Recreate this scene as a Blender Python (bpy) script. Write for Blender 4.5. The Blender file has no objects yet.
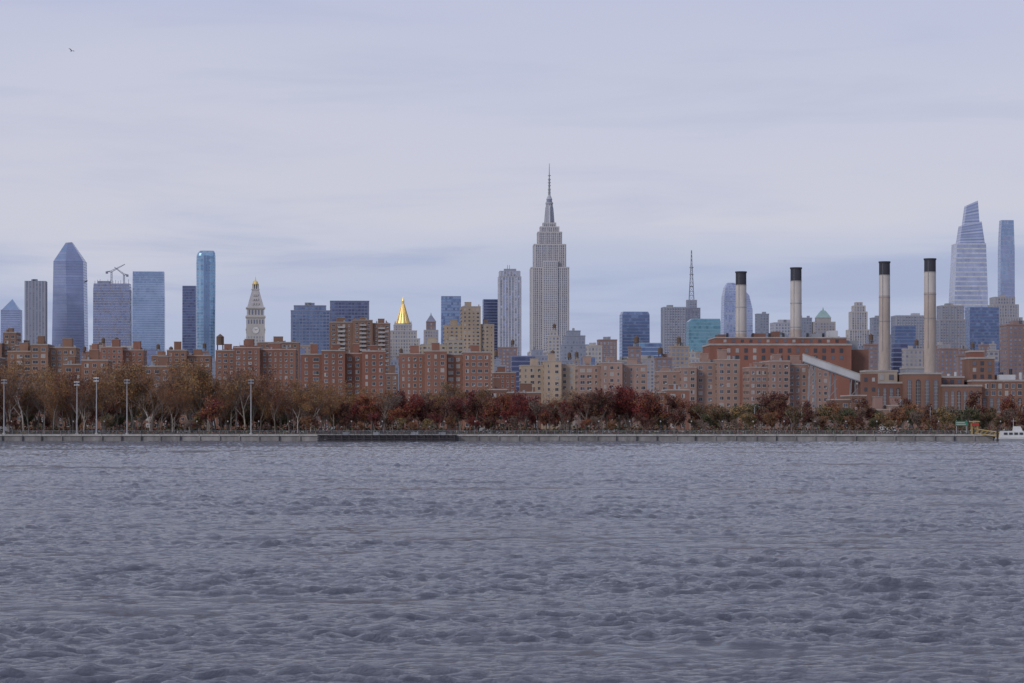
import bpy, math, random
import numpy as np
from mathutils import Vector, Matrix
R = random.Random(11)
sc = bpy.context.scene
sc.view_settings.view_transform = 'Standard'
sc.view_settings.look = 'None'
sc.view_settings.exposure = 0

# ---- survey: bearings / elevations are in units of 0.4 mrad seen from the viewpoint quay,
# distances in metres; X(),Z() turn them into world metres.
F = 2500.0; CH = 6.0; HY = 421.0
def X(b, D): return (b-512.0)*D/F
def Z(e, D): return CH+(HY-e)*D/F
GZ = 1.9

# ------------------------------------------------------------------ materials
MATS = {}
def mat(name, col, rough=0.85, metal=0.0, var=0.18, scale=0.15, streak=True, spec=0.3):
    if name in MATS: return MATS[name]
    m = bpy.data.materials.new(name); m.use_nodes = True
    nt = m.node_tree; b = nt.nodes['Principled BSDF']
    tc = nt.nodes.new('ShaderNodeTexCoord')
    mp = nt.nodes.new('ShaderNodeMapping')
    mp.inputs['Scale'].default_value = (1, 1, 0.35 if streak else 1)
    nz = nt.nodes.new('ShaderNodeTexNoise'); nz.inputs['Scale'].default_value = scale
    nz.inputs['Detail'].default_value = 6; nz.inputs['Roughness'].default_value = 0.65
    mr = nt.nodes.new('ShaderNodeMapRange')
    mr.inputs['From Min'].default_value = 0.3; mr.inputs['From Max'].default_value = 0.7
    mr.inputs['To Min'].default_value = 1-var; mr.inputs['To Max'].default_value = 1+var
    mx = nt.nodes.new('ShaderNodeVectorMath'); mx.operation = 'SCALE'
    mx.inputs[0].default_value = col[:3]
    nt.links.new(tc.outputs['Object'], mp.inputs['Vector'])
    nt.links.new(mp.outputs[0], nz.inputs['Vector'])
    nt.links.new(nz.outputs['Fac'], mr.inputs['Value'])
    nt.links.new(mr.outputs[0], mx.inputs['Scale'])
    nt.links.new(mx.outputs[0], b.inputs['Base Color'])
    b.inputs['Roughness'].default_value = rough
    b.inputs['Metallic'].default_value = metal
    b.inputs['Specular IOR Level'].default_value = spec
    MATS[name] = m
    return m

def glass(name, col, rough=0.22, metal=0.7, var=0.3, scale=0.012):
    return mat(name, col, rough, metal, var, scale, False, 0.5)

# ------------------------------------------------------------------ mesh builder
class MB:
    def __init__(s): s.v=[]; s.f=[]; s.m=[]; s.mats=[]
    def mi(s, m):
        if m not in s.mats: s.mats.append(m)
        return s.mats.index(m)
    def quad(s, a, b, c, d, m):
        n=len(s.v); s.v += [a,b,c,d]; s.f.append((n,n+1,n+2,n+3)); s.m.append(s.mi(m))
    def tri(s, a, b, c, m):
        n=len(s.v); s.v += [a,b,c]; s.f.append((n,n+1,n+2)); s.m.append(s.mi(m))
    def box(s, x0,x1,y0,y1,z0,z1,m, bottom=False, top=None):
        s.frus(x0,x1,y0,y1,z0,x0,x1,y0,y1,z1,m,bottom,top)
    def frus(s, x0,x1,y0,y1,z0,X0,X1,Y0,Y1,z1,m,bottom=False,top=None):
        a=[(x0,y0,z0),(x1,y0,z0),(x1,y1,z0),(x0,y1,z0)]
        b=[(X0,Y0,z1),(X1,Y0,z1),(X1,Y1,z1),(X0,Y1,z1)]
        for i in range(4):
            j=(i+1)%4; s.quad(a[i],a[j],b[j],b[i],m)
        s.quad(b[0],b[1],b[2],b[3],top or m)
        if bottom: s.quad(a[3],a[2],a[1],a[0],m)
    def cyl(s, x,y,z0,z1,r0,r1,m,n=12,cap=True):
        for i in range(n):
            a=2*math.pi*i/n; b=2*math.pi*(i+1)/n
            s.quad((x+r0*math.cos(a),y+r0*math.sin(a),z0),(x+r0*math.cos(b),y+r0*math.sin(b),z0),
                   (x+r1*math.cos(b),y+r1*math.sin(b),z1),(x+r1*math.cos(a),y+r1*math.sin(a),z1),m)
        if cap and r1>0.01:
            k=len(s.v)
            for i in range(n):
                a=2*math.pi*i/n; s.v.append((x+r1*math.cos(a),y+r1*math.sin(a),z1))
            s.f.append(tuple(range(k,k+n))); s.m.append(s.mi(m))
    def rod(s, p, q, r0, r1, m, n=4):
        p=Vector(p); q=Vector(q); d=(q-p)
        if d.length<1e-6: return
        d.normalize(); a=d.cross(Vector((0,0,1)))
        if a.length<1e-3: a=Vector((1,0,0))
        a.normalize(); b=d.cross(a)
        k=len(s.v)
        for i in range(n):
            t=2*math.pi*i/n; o=a*math.cos(t)+b*math.sin(t)
            s.v.append(tuple(p+o*r0)); s.v.append(tuple(q+o*r1))
        mm=s.mi(m)
        for i in range(n):
            j=(i+1)%n; s.f.append((k+2*i,k+2*j,k+2*j+1,k+2*i+1)); s.m.append(mm)
    def wins(s, p0, p1, z0, z1, fh, bay, wf, hf, gl, frame=None, proud=0.12, cond=None, margin=0.04, ac=None):
        dx=p1[0]-p0[0]; dy=p1[1]-p0[1]; L=math.hypot(dx,dy)
        if L<2: return
        ux,uy=dx/L,dy/L; nx,ny=uy,-ux
        nb=max(1,int(round(L*(1-2*margin)/bay))); nf=max(1,int(round((z1-z0)/fh)))
        bw=L*(1-2*margin)/nb; h=(z1-z0)/nf; off=L*margin
        def P(u,z,o): return (p0[0]+ux*u+nx*o, p0[1]+uy*u+ny*o, z)
        kinds=[R.random() for _ in range(nb)]
        for i in range(nb):
            c=off+(i+0.5)*bw; w=bw*wf*0.5
            if frame and kinds[i]<.25: w*=.6      # narrow bathroom / stair windows
            if frame and kinds[i]>.8: w*=1.35
            colm=R.choice(gl)
            for j in range(nf):
                zc=z0+(j+0.5)*h; hh=h*hf*0.5
                g=colm if R.random()<0.5 else R.choice(gl)
                if frame:
                    s.quad(P(c-w-0.12,zc-hh-0.2,proud*.6),P(c+w+0.12,zc-hh-0.2,proud*.6),P(c+w+0.12,zc+hh+0.08,proud*.6),P(c-w-0.12,zc+hh+0.08,proud*.6),frame)
                    s.quad(P(c-w,zc-hh,proud),P(c-0.04,zc-hh,proud),P(c-0.04,zc+hh,proud),P(c-w,zc+hh,proud),g)
                    g2=g if R.random()<.6 else R.choice(gl)
                    zl=zc-hh
                    if ac and R.random()<0.22:
                        zl=zc-hh+0.45
                        s.quad(P(c+0.04,zc-hh,proud+.2),P(c+w,zc-hh,proud+.2),P(c+w,zl,proud+.2),P(c+.04,zl,proud+.2),ac)
                    s.quad(P(c+0.04,zl,proud),P(c+w,zl,proud),P(c+w,zc+hh,proud),P(c+0.04,zc+hh,proud),g2)
                else:
                    s.quad(P(c-w,zc-hh,proud),P(c+w,zc-hh,proud),P(c+w,zc+hh,proud),P(c-w,zc+hh,proud),g)
    def loft(s, plans, fh, bay, hf, gl, sp, cap=None):
        for (za,A),(zb,B) in zip(plans[:-1],plans[1:]):
            nf=max(1,int(round((zb-za)/fh))); n=len(A)
            for i in range(n):
                j=(i+1)%n
                L=math.hypot(A[j][0]-A[i][0],A[j][1]-A[i][1]); nb=max(1,int(round(L/bay)))
                def P(u,t):
                    ax=A[i][0]+(A[j][0]-A[i][0])*u; ay=A[i][1]+(A[j][1]-A[i][1])*u
                    bx=B[i][0]+(B[j][0]-B[i][0])*u; by=B[i][1]+(B[j][1]-B[i][1])*u
                    return (ax+(bx-ax)*t, ay+(by-ay)*t, za+(zb-za)*t)
                base=R.choice(gl)
                for f in range(nf):
                    t0=f/nf; t1=(f+hf)/nf; t2=(f+1)/nf
                    if f%7==0 and R.random()<.4: base=R.choice(gl)
                    for k in range(nb):
                        u0=k/nb; u1=(k+1)/nb
                        gg=base if R.random()<.65 else R.choice(gl)
                        s.quad(P(u0,t0),P(u1,t0),P(u1,t1),P(u0,t1),gg)
                    if hf<0.999: s.quad(P(0,t1),P(1,t1),P(1,t2),P(0,t2),sp)
        z,A=plans[-1]; k=len(s.v)
        s.v += [(x,y,z) for x,y in A]; s.f.append(tuple(range(k,k+len(A)))); s.m.append(s.mi(cap or sp))
    def obj(s, name, loc=(0,0,0), rot=0.0, parent=None):
        me=bpy.data.meshes.new(name); me.from_pydata(s.v,[],s.f)
        for m in s.mats: me.materials.append(m)
        me.polygons.foreach_set('material_index', s.m); me.update()
        o=bpy.data.objects.new(name,me); o.location=loc; o.rotation_euler[2]=rot
        sc.collection.objects.link(o)
        if parent: o.parent=parent
        return o

# shared materials -------------------------------------------------
WHITE = mat('white_frame',(0.50,0.465,0.44),0.6,var=.15)
GD = mat('window_dark',(0.05,0.05,0.065),0.15,spec=.5,var=.3)
GM = mat('window_mid',(0.12,0.12,0.15),0.15,spec=.5,var=.3)
GL_ = mat('window_blind',(0.36,0.34,0.34),0.5,var=.2)
WIN = [GD,GD,GD,GM,GM,GD,GL_]
AC = mat('air_conditioner',(0.42,0.42,0.42),0.6)
ROOF = mat('roof_tar',(0.14,0.13,0.14),0.95,streak=False)
MET = mat('grey_metal',(0.30,0.31,0.34),0.5,metal=.3)
DARK = mat('dark_steel',(0.05,0.05,0.065),0.6)
WOODT = mat('tank_wood',(0.13,0.09,0.07),0.9)
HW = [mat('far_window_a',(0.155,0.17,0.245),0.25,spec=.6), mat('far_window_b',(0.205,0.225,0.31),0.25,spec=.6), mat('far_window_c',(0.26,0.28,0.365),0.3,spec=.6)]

def app_scale(b, rot, r):
    a=math.atan((b-512)/F); t=abs(rot+a)
    return 1.0/(math.cos(t)+r*math.sin(t))

def tank(mb,x,y,z,r=1.9):
    for dx in(-1,1):
        for dy in(-1,1): mb.rod((x+dx*r*.7,y+dy*r*.7,z),(x+dx*r*.7,y+dy*r*.7,z+3),.15,.15,DARK)
    mb.cyl(x,y,z+3,z+7,r,r,WOODT,10); mb.cyl(x,y,z+7,z+8.6,r*1.08,0.05,WOODT,10)

def tower(name, tiers, D, wall, gl=HW, fh=4.0, bay=4.0, wf=.5, hf=.55, r=.8, rot=0.05, band=None, ribs=None, frame=None, bulk=True, tk=False):
    """tiers: [(left,right,top)] bottom to top"""
    mb=MB(); c=(tiers[0][0]+tiers[0][1])/2; k=app_scale(c,rot,r); mpx=D/F
    W0=(tiers[0][1]-tiers[0][0])*mpx*k
    zb=GZ
    for n,(l,rr,tp) in enumerate(tiers):
        W=(rr-l)*mpx*k; xc=((l+rr)/2-c)*mpx*k; dp=W0*r*(0.35+0.65*(W/W0)); zt=Z(tp,D)
        x0,x1,y0,y1=xc-W/2,xc+W/2,-dp/2,dp/2
        mb.box(x0,x1,y0,y1,zb-.5 if n else zb,zt,wall,top=ROOF)
        zs=max(zb,Z(395,D)) if n==0 else zb+.5
        for p,q in (((x0,y0),(x1,y0)),((x1,y0),(x1,y1)),((x0,y1),(x0,y0)),((x1,y1),(x0,y1))):
            mb.wins(p,q,zs,zt-1.2,fh,bay,wf,hf,gl,frame=frame)
            if ribs:
                L=math.hypot(q[0]-p[0],q[1]-p[1]); nb=max(1,int(round(L*.92/bay)))
                ux,uy=(q[0]-p[0])/L,(q[1]-p[1])/L; nx,ny=uy,-ux
                for i in range(nb+1):
                    u=L*.04+i*L*.92/nb; hw=bay*.13
                    a=(p[0]+ux*(u-hw)+nx*.5,p[1]+uy*(u-hw)+ny*.5); b=(p[0]+ux*(u+hw)+nx*.5,p[1]+uy*(u+hw)+ny*.5)
                    mb.quad((a[0],a[1],zs),(b[0],b[1],zs),(b[0],b[1],zt-.3),(a[0],a[1],zt-.3),ribs)
                    for (e,o) in ((a,1),(b,-1)):
                        mb.quad((e[0],e[1],zs),(e[0]-nx*.5,e[1]-ny*.5,zs),(e[0]-nx*.5,e[1]-ny*.5,zt-.3),(e[0],e[1],zt-.3),ribs)
        e=.25
        mb.box(x0-e,x1+e,y0-e,y1+e,zt-.9,zt+.35,band or wall,bottom=True,top=ROOF)
        zb=zt
    if bulk:
        for i in range(R.randint(1,3)):
            w=W*R.uniform(.12,.3); x=R.uniform(x0+w,x1-w); h=R.uniform(.02,.05)*W+2.5
            mb.box(x-w/2,x+w/2,-dp*.2,dp*.2+.03*i,zt+.3,zt+h,R.choice([wall,MET,wall]),top=ROOF)
    if tk: tank(mb,(x0+x1)/2+W*R.uniform(-.3,.3),y0+dp*.3,zt+.2)
    return mb.obj(name,(X(c,D),D,0),rot)

# ------------------------------------------------------------------ sky
w=bpy.data.worlds.new('sky'); sc.world=w; w.use_nodes=True
nt=w.node_tree; nt.nodes.clear(); N=nt.nodes.new; Lk=nt.links.new
out=N('ShaderNodeOutputWorld'); mixs=N('ShaderNodeMixShader'); bg1=N('ShaderNodeBackground'); bg2=N('ShaderNodeBackground')
sky=N('ShaderNodeTexSky'); sky.sky_type='NISHITA'; sky.sun_disc=False
SUN_EL=math.radians(28)
sky.sun_elevation=SUN_EL
bg1.inputs['Strength'].default_value=.1; Lk(sky.outputs[0],bg1.inputs['Color'])
tc=N('ShaderNodeTexCoord'); sep=N('ShaderNodeSeparateXYZ'); Lk(tc.outputs['Generated'],sep.inputs[0])
ramp=N('ShaderNodeValToRGB'); cr=ramp.color_ramp
def s2l(c): return tuple(((x/255)/12.92 if x/255<=.04045 else ((x/255+.055)/1.055)**2.4) for x in c)+(1,)
stops=[(0.0,(180,189,216)),(.12,(178,188,215)),(.19,(186,193,216)),(.28,(203,204,219)),(.40,(200,202,220)),(.60,(190,195,220)),(1.0,(192,197,220))]
cr.elements[0].position=0; cr.elements[0].color=s2l(stops[0][1]); cr.elements[1].position=1; cr.elements[1].color=s2l(stops[-1][1])
for p,c in stops[1:-1]:
    e=cr.elements.new(p); e.color=s2l(c)
mr=N('ShaderNodeMapRange'); mr.inputs['From Max'].default_value=.3
Lk(sep.outputs['Z'],mr.inputs['Value'])
def mapped(sx,sy,sz,lx=0,ly=0,lz=0):
    m=N('ShaderNodeMapping'); m.inputs['Scale'].default_value=(sx,sy,sz); m.inputs['Location'].default_value=(lx,ly,lz); m.inputs['Rotation'].default_value=(0,.03,0); Lk(tc.outputs['Generated'],m.inputs['Vector']); return m.outputs[0]
nw=N('ShaderNodeTexNoise'); nw.inputs['Scale'].default_value=1.6; nw.inputs['Detail'].default_value=5; Lk(mapped(2.6,2.6,10),nw.inputs['Vector'])
ma=N('ShaderNodeMath'); ma.operation='MULTIPLY_ADD'; ma.inputs[1].default_value=.42; ma.inputs[2].default_value=-.21; Lk(nw.outputs['Fac'],ma.inputs[0])
ad=N('ShaderNodeMath'); ad.operation='ADD'; Lk(mr.outputs[0],ad.inputs[0]); Lk(ma.outputs[0],ad.inputs[1])
Lk(ad.outputs[0],ramp.inputs['Fac'])
nc=N('ShaderNodeTexNoise'); nc.inputs['Scale'].default_value=1.3; nc.inputs['Detail'].default_value=7; nc.inputs['Roughness'].default_value=.55; nc.inputs['Distortion'].default_value=.4; Lk(mapped(5,5,42,1.9,0,2.35),nc.inputs['Vector'])
mc=N('ShaderNodeMapRange'); mc.interpolation_type='SMOOTHSTEP'; mc.inputs['From Min'].default_value=.46; mc.inputs['From Max'].default_value=.68; mc.inputs['To Max'].default_value=.8; Lk(nc.outputs['Fac'],mc.inputs['Value'])
ml=N('ShaderNodeMapRange'); ml.inputs['From Min'].default_value=.06; ml.inputs['From Max'].default_value=.09; ml.inputs['To Min'].default_value=1.0; ml.inputs['To Max'].default_value=.27; Lk(sep.outputs['Z'],ml.inputs['Value'])
mm=N('ShaderNodeMath'); mm.operation='MULTIPLY'; Lk(mc.outputs[0],mm.inputs[0]); Lk(ml.outputs[0],mm.inputs[1])
mixc=N('ShaderNodeMix'); mixc.data_type='RGBA'; Lk(mm.outputs[0],mixc.inputs[0]); Lk(ramp.outputs[0],mixc.inputs[6]); mixc.inputs[7].default_value=s2l((163,174,206))
Lk(mixc.outputs[2],bg2.inputs['Color']); bg2.inputs['Strength'].default_value=1.0
mixs.inputs[0].default_value=.96
Lk(bg1.outputs[0],mixs.inputs[1]); Lk(bg2.outputs[0],mixs.inputs[2]); Lk(mixs.outputs[0],out.inputs['Surface'])

sl=bpy.data.lights.new('sun','SUN'); sl.energy=1.3; sl.angle=math.radians(14); sl.color=(1,.95,.90)
so=bpy.data.objects.new('sun',sl); sc.collection.objects.link(so)
sd=Vector((-math.sin(math.radians(45))*math.cos(SUN_EL), -math.cos(math.radians(45))*math.cos(SUN_EL), math.sin(SUN_EL)))
so.rotation_euler=(-sd).to_track_quat('-Z','Y').to_euler(); so.location=(-300,-300,400)
sky.sun_rotation=math.atan2(sd.x,sd.y)

# ------------------------------------------------------------------ camera
cd=bpy.data.cameras.new('camera'); cam=bpy.data.objects.new('camera',cd); sc.collection.objects.link(cam); sc.camera=cam
cam.location=(0,0,CH); cam.rotation_euler=(math.radians(90),0,0)
cd.sensor_width=36; cd.lens=36*F/1024; cd.shift_y=(HY-341.5)/1024; cd.clip_end=60000; cd.clip_start=1

# ------------------------------------------------------------------ water
def water():
    m=bpy.data.materials.new('river_water'); m.use_nodes=True; nt=m.node_tree; b=nt.nodes['Principled BSDF']; N=nt.nodes.new; L=nt.links.new
    tc=N('ShaderNodeTexCoord')
    def nz(scale,sx,sy,det,dist):
        mp=N('ShaderNodeMapping'); mp.inputs['Scale'].default_value=(sx,sy,1); L(tc.outputs['Object'],mp.inputs['Vector'])
        n=N('ShaderNodeTexNoise'); n.inputs['Scale'].default_value=scale; n.inputs['Detail'].default_value=det; n.inputs['Roughness'].default_value=.7; n.inputs['Distortion'].default_value=dist
        L(mp.outputs[0],n.inputs['Vector']); return n.outputs['Fac']
    bp=N('ShaderNodeBump'); bp.inputs['Strength'].default_value=1; bp.inputs['Distance'].default_value=.26; L(nz(2.8,.8,1,7,.5),bp.inputs['Height'])
    L(bp.outputs[0],b.inputs['Normal'])
    b.inputs['Base Color'].default_value=(.070,.076,.108,1); b.inputs['Roughness'].default_value=.07; b.inputs['IOR'].default_value=1.33
    rng=np.random.default_rng(4)
    ys=[40.0]
    while ys[-1]<752: ys.append(ys[-1]*1.0021)
    ys=np.array(ys); nx=760; u=np.linspace(-1,1,nx)
    Yg=np.repeat(ys[:,None],nx,1); Xg=u[None,:]*(22+.245*Yg)
    # patchy gusts and current streaks: long across the river, irregular
    P=np.zeros_like(Xg)
    for i in range(60):
        lam=math.exp(rng.uniform(math.log(5),math.log(150))); th=rng.normal(math.pi/2,.5); k=2*math.pi/lam
        P+=np.sin(k*(math.cos(th)*Xg*.55+math.sin(th)*Yg)+1.5*np.sin(Xg*.05+i)+rng.uniform(0,6.28))*(lam/60)**.1
    P=P/np.std(P); M=np.clip(.80+.45*P,.18,2.2)
    wx=Xg+.35*np.sin(Yg*.53+1)+.2*np.sin(Yg*1.21+Xg*.5); wy=Yg+.35*np.sin(Xg*.47)+.2*np.sin(Xg*1.3+Yg*.7)
    H=np.zeros_like(Xg); Lw=np.zeros_like(Xg); n_=130
    for i in range(n_):
        lam=math.exp(rng.uniform(math.log(.32),math.log(1.9))); k=2*math.pi/lam
        th=rng.normal(math.pi/2+.2,.85); s=.215*math.sqrt(2.0/n_)
        H+=(s/k)*np.sin(k*(math.cos(th)*wx+math.sin(th)*wy)+rng.uniform(0,6.28))
    for i in range(34):
        lam=math.exp(rng.uniform(math.log(2.2),math.log(9))); k=2*math.pi/lam
        th=rng.normal(math.pi/2+.2,.55); s=.050*math.sqrt(2.0/34)
        Lw+=(s/k)*np.sin(k*(math.cos(th)*wx+math.sin(th)*wy)+rng.uniform(0,6.28))
    H*=M
    H=H+.3*np.abs(H)+Lw*(.5+.5*M)
    H-=H.mean()
    H*=np.clip((752-Yg)/3,0,1)
    nr=len(ys); co=np.stack([Xg,Yg,H],-1).reshape(-1,3)
    idx=np.arange(nr*nx).reshape(nr,nx); fq=np.stack([idx[:-1,:-1],idx[:-1,1:],idx[1:,1:],idx[1:,:-1]],-1).reshape(-1)
    me=bpy.data.meshes.new('water'); me.vertices.add(len(co)); me.vertices.foreach_set('co',co.ravel().astype(np.float32))
    nf=len(fq)//4; me.loops.add(nf*4); me.loops.foreach_set('vertex_index',fq.astype(np.int32)); me.polygons.add(nf)
    me.polygons.foreach_set('loop_start',np.arange(0,nf*4,4,dtype=np.int32)); me.polygons.foreach_set('use_smooth',np.ones(nf,dtype=bool))
    me.update(calc_edges=True); me.validate(); me.materials.append(m)
    o=bpy.data.objects.new('water',me); sc.collection.objects.link(o)
    mb=MB(); mb.quad((-30000,-400,-.8),(30000,-400,-.8),(30000,751,-.8),(-30000,751,-.8),m); o2=mb.obj('open_water'); o2.parent=o
water()

# ------------------------------------------------------------------ land, seawall, road
GR=mat('park_ground',(0.09,0.085,0.065),.95,scale=.05,streak=False)
CON=mat('seawall_concrete',(0.24,0.225,0.22),.9,var=.45,scale=.25)
CAP=mat('concrete_cap',(0.40,0.385,0.37),.85,var=.25,scale=.4)
PAVE=mat('paving',(0.25,0.24,0.23),.9,streak=False)
ASPH=mat('asphalt',(0.05,0.05,0.052),.9,streak=False)
PAINT=mat('road_paint',(0.8,0.8,0.78),.6,streak=False)
mb=MB(); mb.quad((-30000,751.9,GZ),(30000,751.9,GZ),(30000,45000,GZ),(-30000,45000,GZ),GR); mb.obj('ground')
mb=MB(); x=-900
mb.box(-900,900,750.2,752,-3,1.5,CON)
while x<900:
    w_=R.uniform(5.6,6.2)
    mb.box(x+.05,x+w_-.05,749.9,752.4,1.5,GZ+.12,CAP,bottom=True)
    mb.box(x+w_-.15,x+w_+.15,749.75,750.2,-2,1.45,DARK if R.random()<.25 else CON)
    x+=w_
mb.obj('seawall')
mb=MB(); mb.quad((-900,752.4,GZ+.004),(900,752.4,GZ+.004),(900,758,GZ+.004),(-900,758,GZ+.004),PAVE); mb.obj('esplanade_path')
mb=MB(); mb.quad((-900,806,GZ+.004),(900,806,GZ+.004),(900,826,GZ+.004),(-900,826,GZ+.004),ASPH)
for yy in (809.5,813,819,822.5):
    xx=-900
    while xx<900: mb.quad((xx,yy,GZ+.008),(xx+3,yy,GZ+.008),(xx+3,yy+.15,GZ+.008),(xx,yy+.15,GZ+.008),PAINT); xx+=9
mb.box(-900,900,815.8,816.3,GZ,GZ+.9,CAP); mb.box(-900,900,805.5,806,GZ,GZ+.13,CAP); mb.box(-900,900,826,826.5,GZ,GZ+.13,CAP)
mb.obj('highway')
mb=MB(); xx=-400
while xx<400:
    mb.rod((xx,752.9,GZ),(xx,752.9,GZ+1.15),.05,.05,MET); xx+=2.4
for z in (.35,.75,1.15): mb.rod((-400,752.9,GZ+z),(400,752.9,GZ+z),.035,.035,MET)
mb.obj('esplanade_railing')
# pier: timber relieving platform standing in front of the seawall
mb=MB(); D=738; a,b_=X(319,D),X(456,D)
PW=mat('pier_timber',(0.055,0.05,0.055),.9,var=.4,scale=.6)
mb.box(a,b_,732,749.6,1.45,1.95,PW,bottom=True,top=PAVE)
xx=a+.5
while xx<b_:
    for yy in (732.4,740,747): mb.cyl(xx,yy,-3,1.45,.24,.24,PW,8,False)
    mb.box(xx-.2,xx+.2,731.7,732,-.2,2.0,PW,bottom=True)
    xx+=2.2
for za in (.15,.75): mb.box(a,b_,731.75,731.98,za,za+.4,PW,bottom=True)
xx=a
while xx<b_: mb.rod((xx,732.3,1.95),(xx,732.3,3.05),.05,.05,DARK); xx+=1.8
for z in(2.3,2.65,3.05): mb.rod((a,732.3,z),(b_,732.3,z),.045,.045,DARK)
for q in (.2,.42,.7,.9):
    xq=a+(b_-a)*q; mb.box(xq-1,xq+1,736,737.5,1.95,2.7,MET)
mb.obj('pier')

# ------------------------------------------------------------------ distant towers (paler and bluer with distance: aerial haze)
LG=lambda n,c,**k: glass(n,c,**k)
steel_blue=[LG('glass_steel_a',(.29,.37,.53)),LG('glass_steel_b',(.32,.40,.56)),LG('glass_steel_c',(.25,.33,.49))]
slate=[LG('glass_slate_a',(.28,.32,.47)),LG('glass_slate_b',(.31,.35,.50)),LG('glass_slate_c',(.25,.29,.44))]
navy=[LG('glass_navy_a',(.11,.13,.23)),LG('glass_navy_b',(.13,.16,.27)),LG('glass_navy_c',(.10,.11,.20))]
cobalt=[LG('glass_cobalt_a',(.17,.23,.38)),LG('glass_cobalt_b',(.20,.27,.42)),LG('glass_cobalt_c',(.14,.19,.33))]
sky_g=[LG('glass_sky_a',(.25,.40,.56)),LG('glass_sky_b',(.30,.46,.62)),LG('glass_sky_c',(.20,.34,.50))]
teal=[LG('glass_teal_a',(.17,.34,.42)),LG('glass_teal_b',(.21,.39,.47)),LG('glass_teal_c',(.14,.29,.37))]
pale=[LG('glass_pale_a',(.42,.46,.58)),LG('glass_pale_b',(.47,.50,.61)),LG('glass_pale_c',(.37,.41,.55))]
SPB=mat('spandrel_blue',(.33,.38,.50),.5); SPD=mat('spandrel_dark',(.18,.20,.31),.5); SPW=mat('spandrel_white',(.52,.53,.60),.5); SPT=mat('spandrel_teal',(.20,.33,.41),.5)
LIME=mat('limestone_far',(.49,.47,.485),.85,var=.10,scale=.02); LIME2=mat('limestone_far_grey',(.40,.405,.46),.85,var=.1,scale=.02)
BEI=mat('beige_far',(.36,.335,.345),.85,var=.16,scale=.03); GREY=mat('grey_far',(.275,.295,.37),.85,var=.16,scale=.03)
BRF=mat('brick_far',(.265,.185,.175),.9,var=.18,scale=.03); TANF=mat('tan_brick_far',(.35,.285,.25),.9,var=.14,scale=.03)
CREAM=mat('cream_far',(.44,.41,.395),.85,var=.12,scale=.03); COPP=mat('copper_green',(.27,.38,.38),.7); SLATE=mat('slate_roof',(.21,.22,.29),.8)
GOLD=mat('gold_leaf',(.76,.56,.22),.4,metal=.4,var=.12)

def gtower(name,plans_px,D,gl,sp,fh=4.2,bay=3,hf=.8,r=.8,rot=0.0,cap=None,extra=None):
    mb=MB(); c=(plans_px[0][1]+plans_px[0][2])/2; k=app_scale(c,rot,r); mpx=D/F; P=[]
    W0=(plans_px[0][2]-plans_px[0][1])*mpx*k
    for q in plans_px:
        e,l,rr=q[:3]; W=(rr-l)*mpx*k; xc=((l+rr)/2-c)*mpx*k; dp=W0*r*(.3+.7*W/W0)
        P.append((Z(e,D) if e<900 else GZ,[(xc-W/2,-dp/2),(xc+W/2,-dp/2),(xc+W/2,dp/2),(xc-W/2,dp/2)]))
    mb.loft(P,fh,bay,hf,gl,sp,cap)
    if extra: extra(mb,mpx*k,c)
    return mb.obj(name,(X(c,D),D,0),rot)

def crownA(mb,s,c):
    D=4800; z0=Z(310,D); zt=Z(299,D); x0,x1=(-10)*s*.95,(10)*s*.95; y=8*s
    p=[(x0,-y,z0),(x1,-y,z0),(x1,y,z0),(x0,y,z0)]; a=(1*s,0,zt)
    for i in range(4): mb.tri(p[i],p[(i+1)%4],a,steel_blue[i%3])
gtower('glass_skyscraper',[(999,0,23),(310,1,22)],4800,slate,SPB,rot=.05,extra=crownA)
tower('concrete_skyscraper',[(25,47,281.5)],4700,GREY,gl=HW[1:],bay=6,fh=4,wf=.45,hf=.8,r=.8,rot=.1,ribs=LIME2,bulk=True)
# faceted tower: front facets fold towards an off-centre peak
mb=MB(); D=5000; s=D/F*.93; z=lambda e: Z(e,D); c=70.3
q=lambda b_,y,e: ((b_-c)*s,y*s,z(e) if e<900 else GZ)
def facet(a,b2,c2,d2,gl,n=20):
    A,B,C,Dd=[Vector(p) for p in (a,b2,c2,d2)]
    for i in range(n):
        t0=i/n; t1=(i+.86)/n; t2=(i+1)/n; m_=gl[0] if R.random()<.6 else R.choice(gl)
        mb.quad(tuple(A.lerp(Dd,t0)),tuple(B.lerp(C,t0)),tuple(B.lerp(C,t1)),tuple(A.lerp(Dd,t1)),m_)
        mb.quad(tuple(A.lerp(Dd,t1)),tuple(B.lerp(C,t1)),tuple(B.lerp(C,t2)),tuple(A.lerp(Dd,t2)),SPD)
facet(q(51.5,-15,999),q(72,-17,999),q(68,-17,262),q(54.5,-14,262),slate,60)
facet(q(72,-17,999),q(89,-13,999),q(86,-13,262),q(68,-17,262),[slate[2],slate[0]],60)
facet(q(54.5,-14,262),q(68,-17,262),q(67.5,-4,243),q(66,-4,243),[steel_blue[2],slate[1]],8)
facet(q(68,-17,262),q(86,-13,262),q(72.5,-4,242.5),q(67.5,-4,243),[slate[2]],8)
facet(q(89,-13,999),q(89,14,999),q(86,14,262),q(86,-13,262),slate,60); facet(q(51.5,14,999),q(51.5,-15,999),q(54.5,-14,262),q(54.5,14,262),slate,60)
facet(q(86,-13,262),q(86,14,262),q(72.5,4,242.5),q(72.5,-4,242.5),slate,8); facet(q(54.5,14,262),q(54.5,-14,262),q(66,-4,243),q(66,4,243),slate,8)
facet(q(89,14,999),q(51.5,14,999),q(54.5,14,262),q(86,14,262),slate,60); facet(q(86,14,262),q(54.5,14,262),q(66,4,243),q(72.5,4,242.5),slate,8)
mb.quad(q(66,-4,243),q(72.5,-4,242.5),q(72.5,4,242.5),q(66,4,243),SPD)
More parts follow.
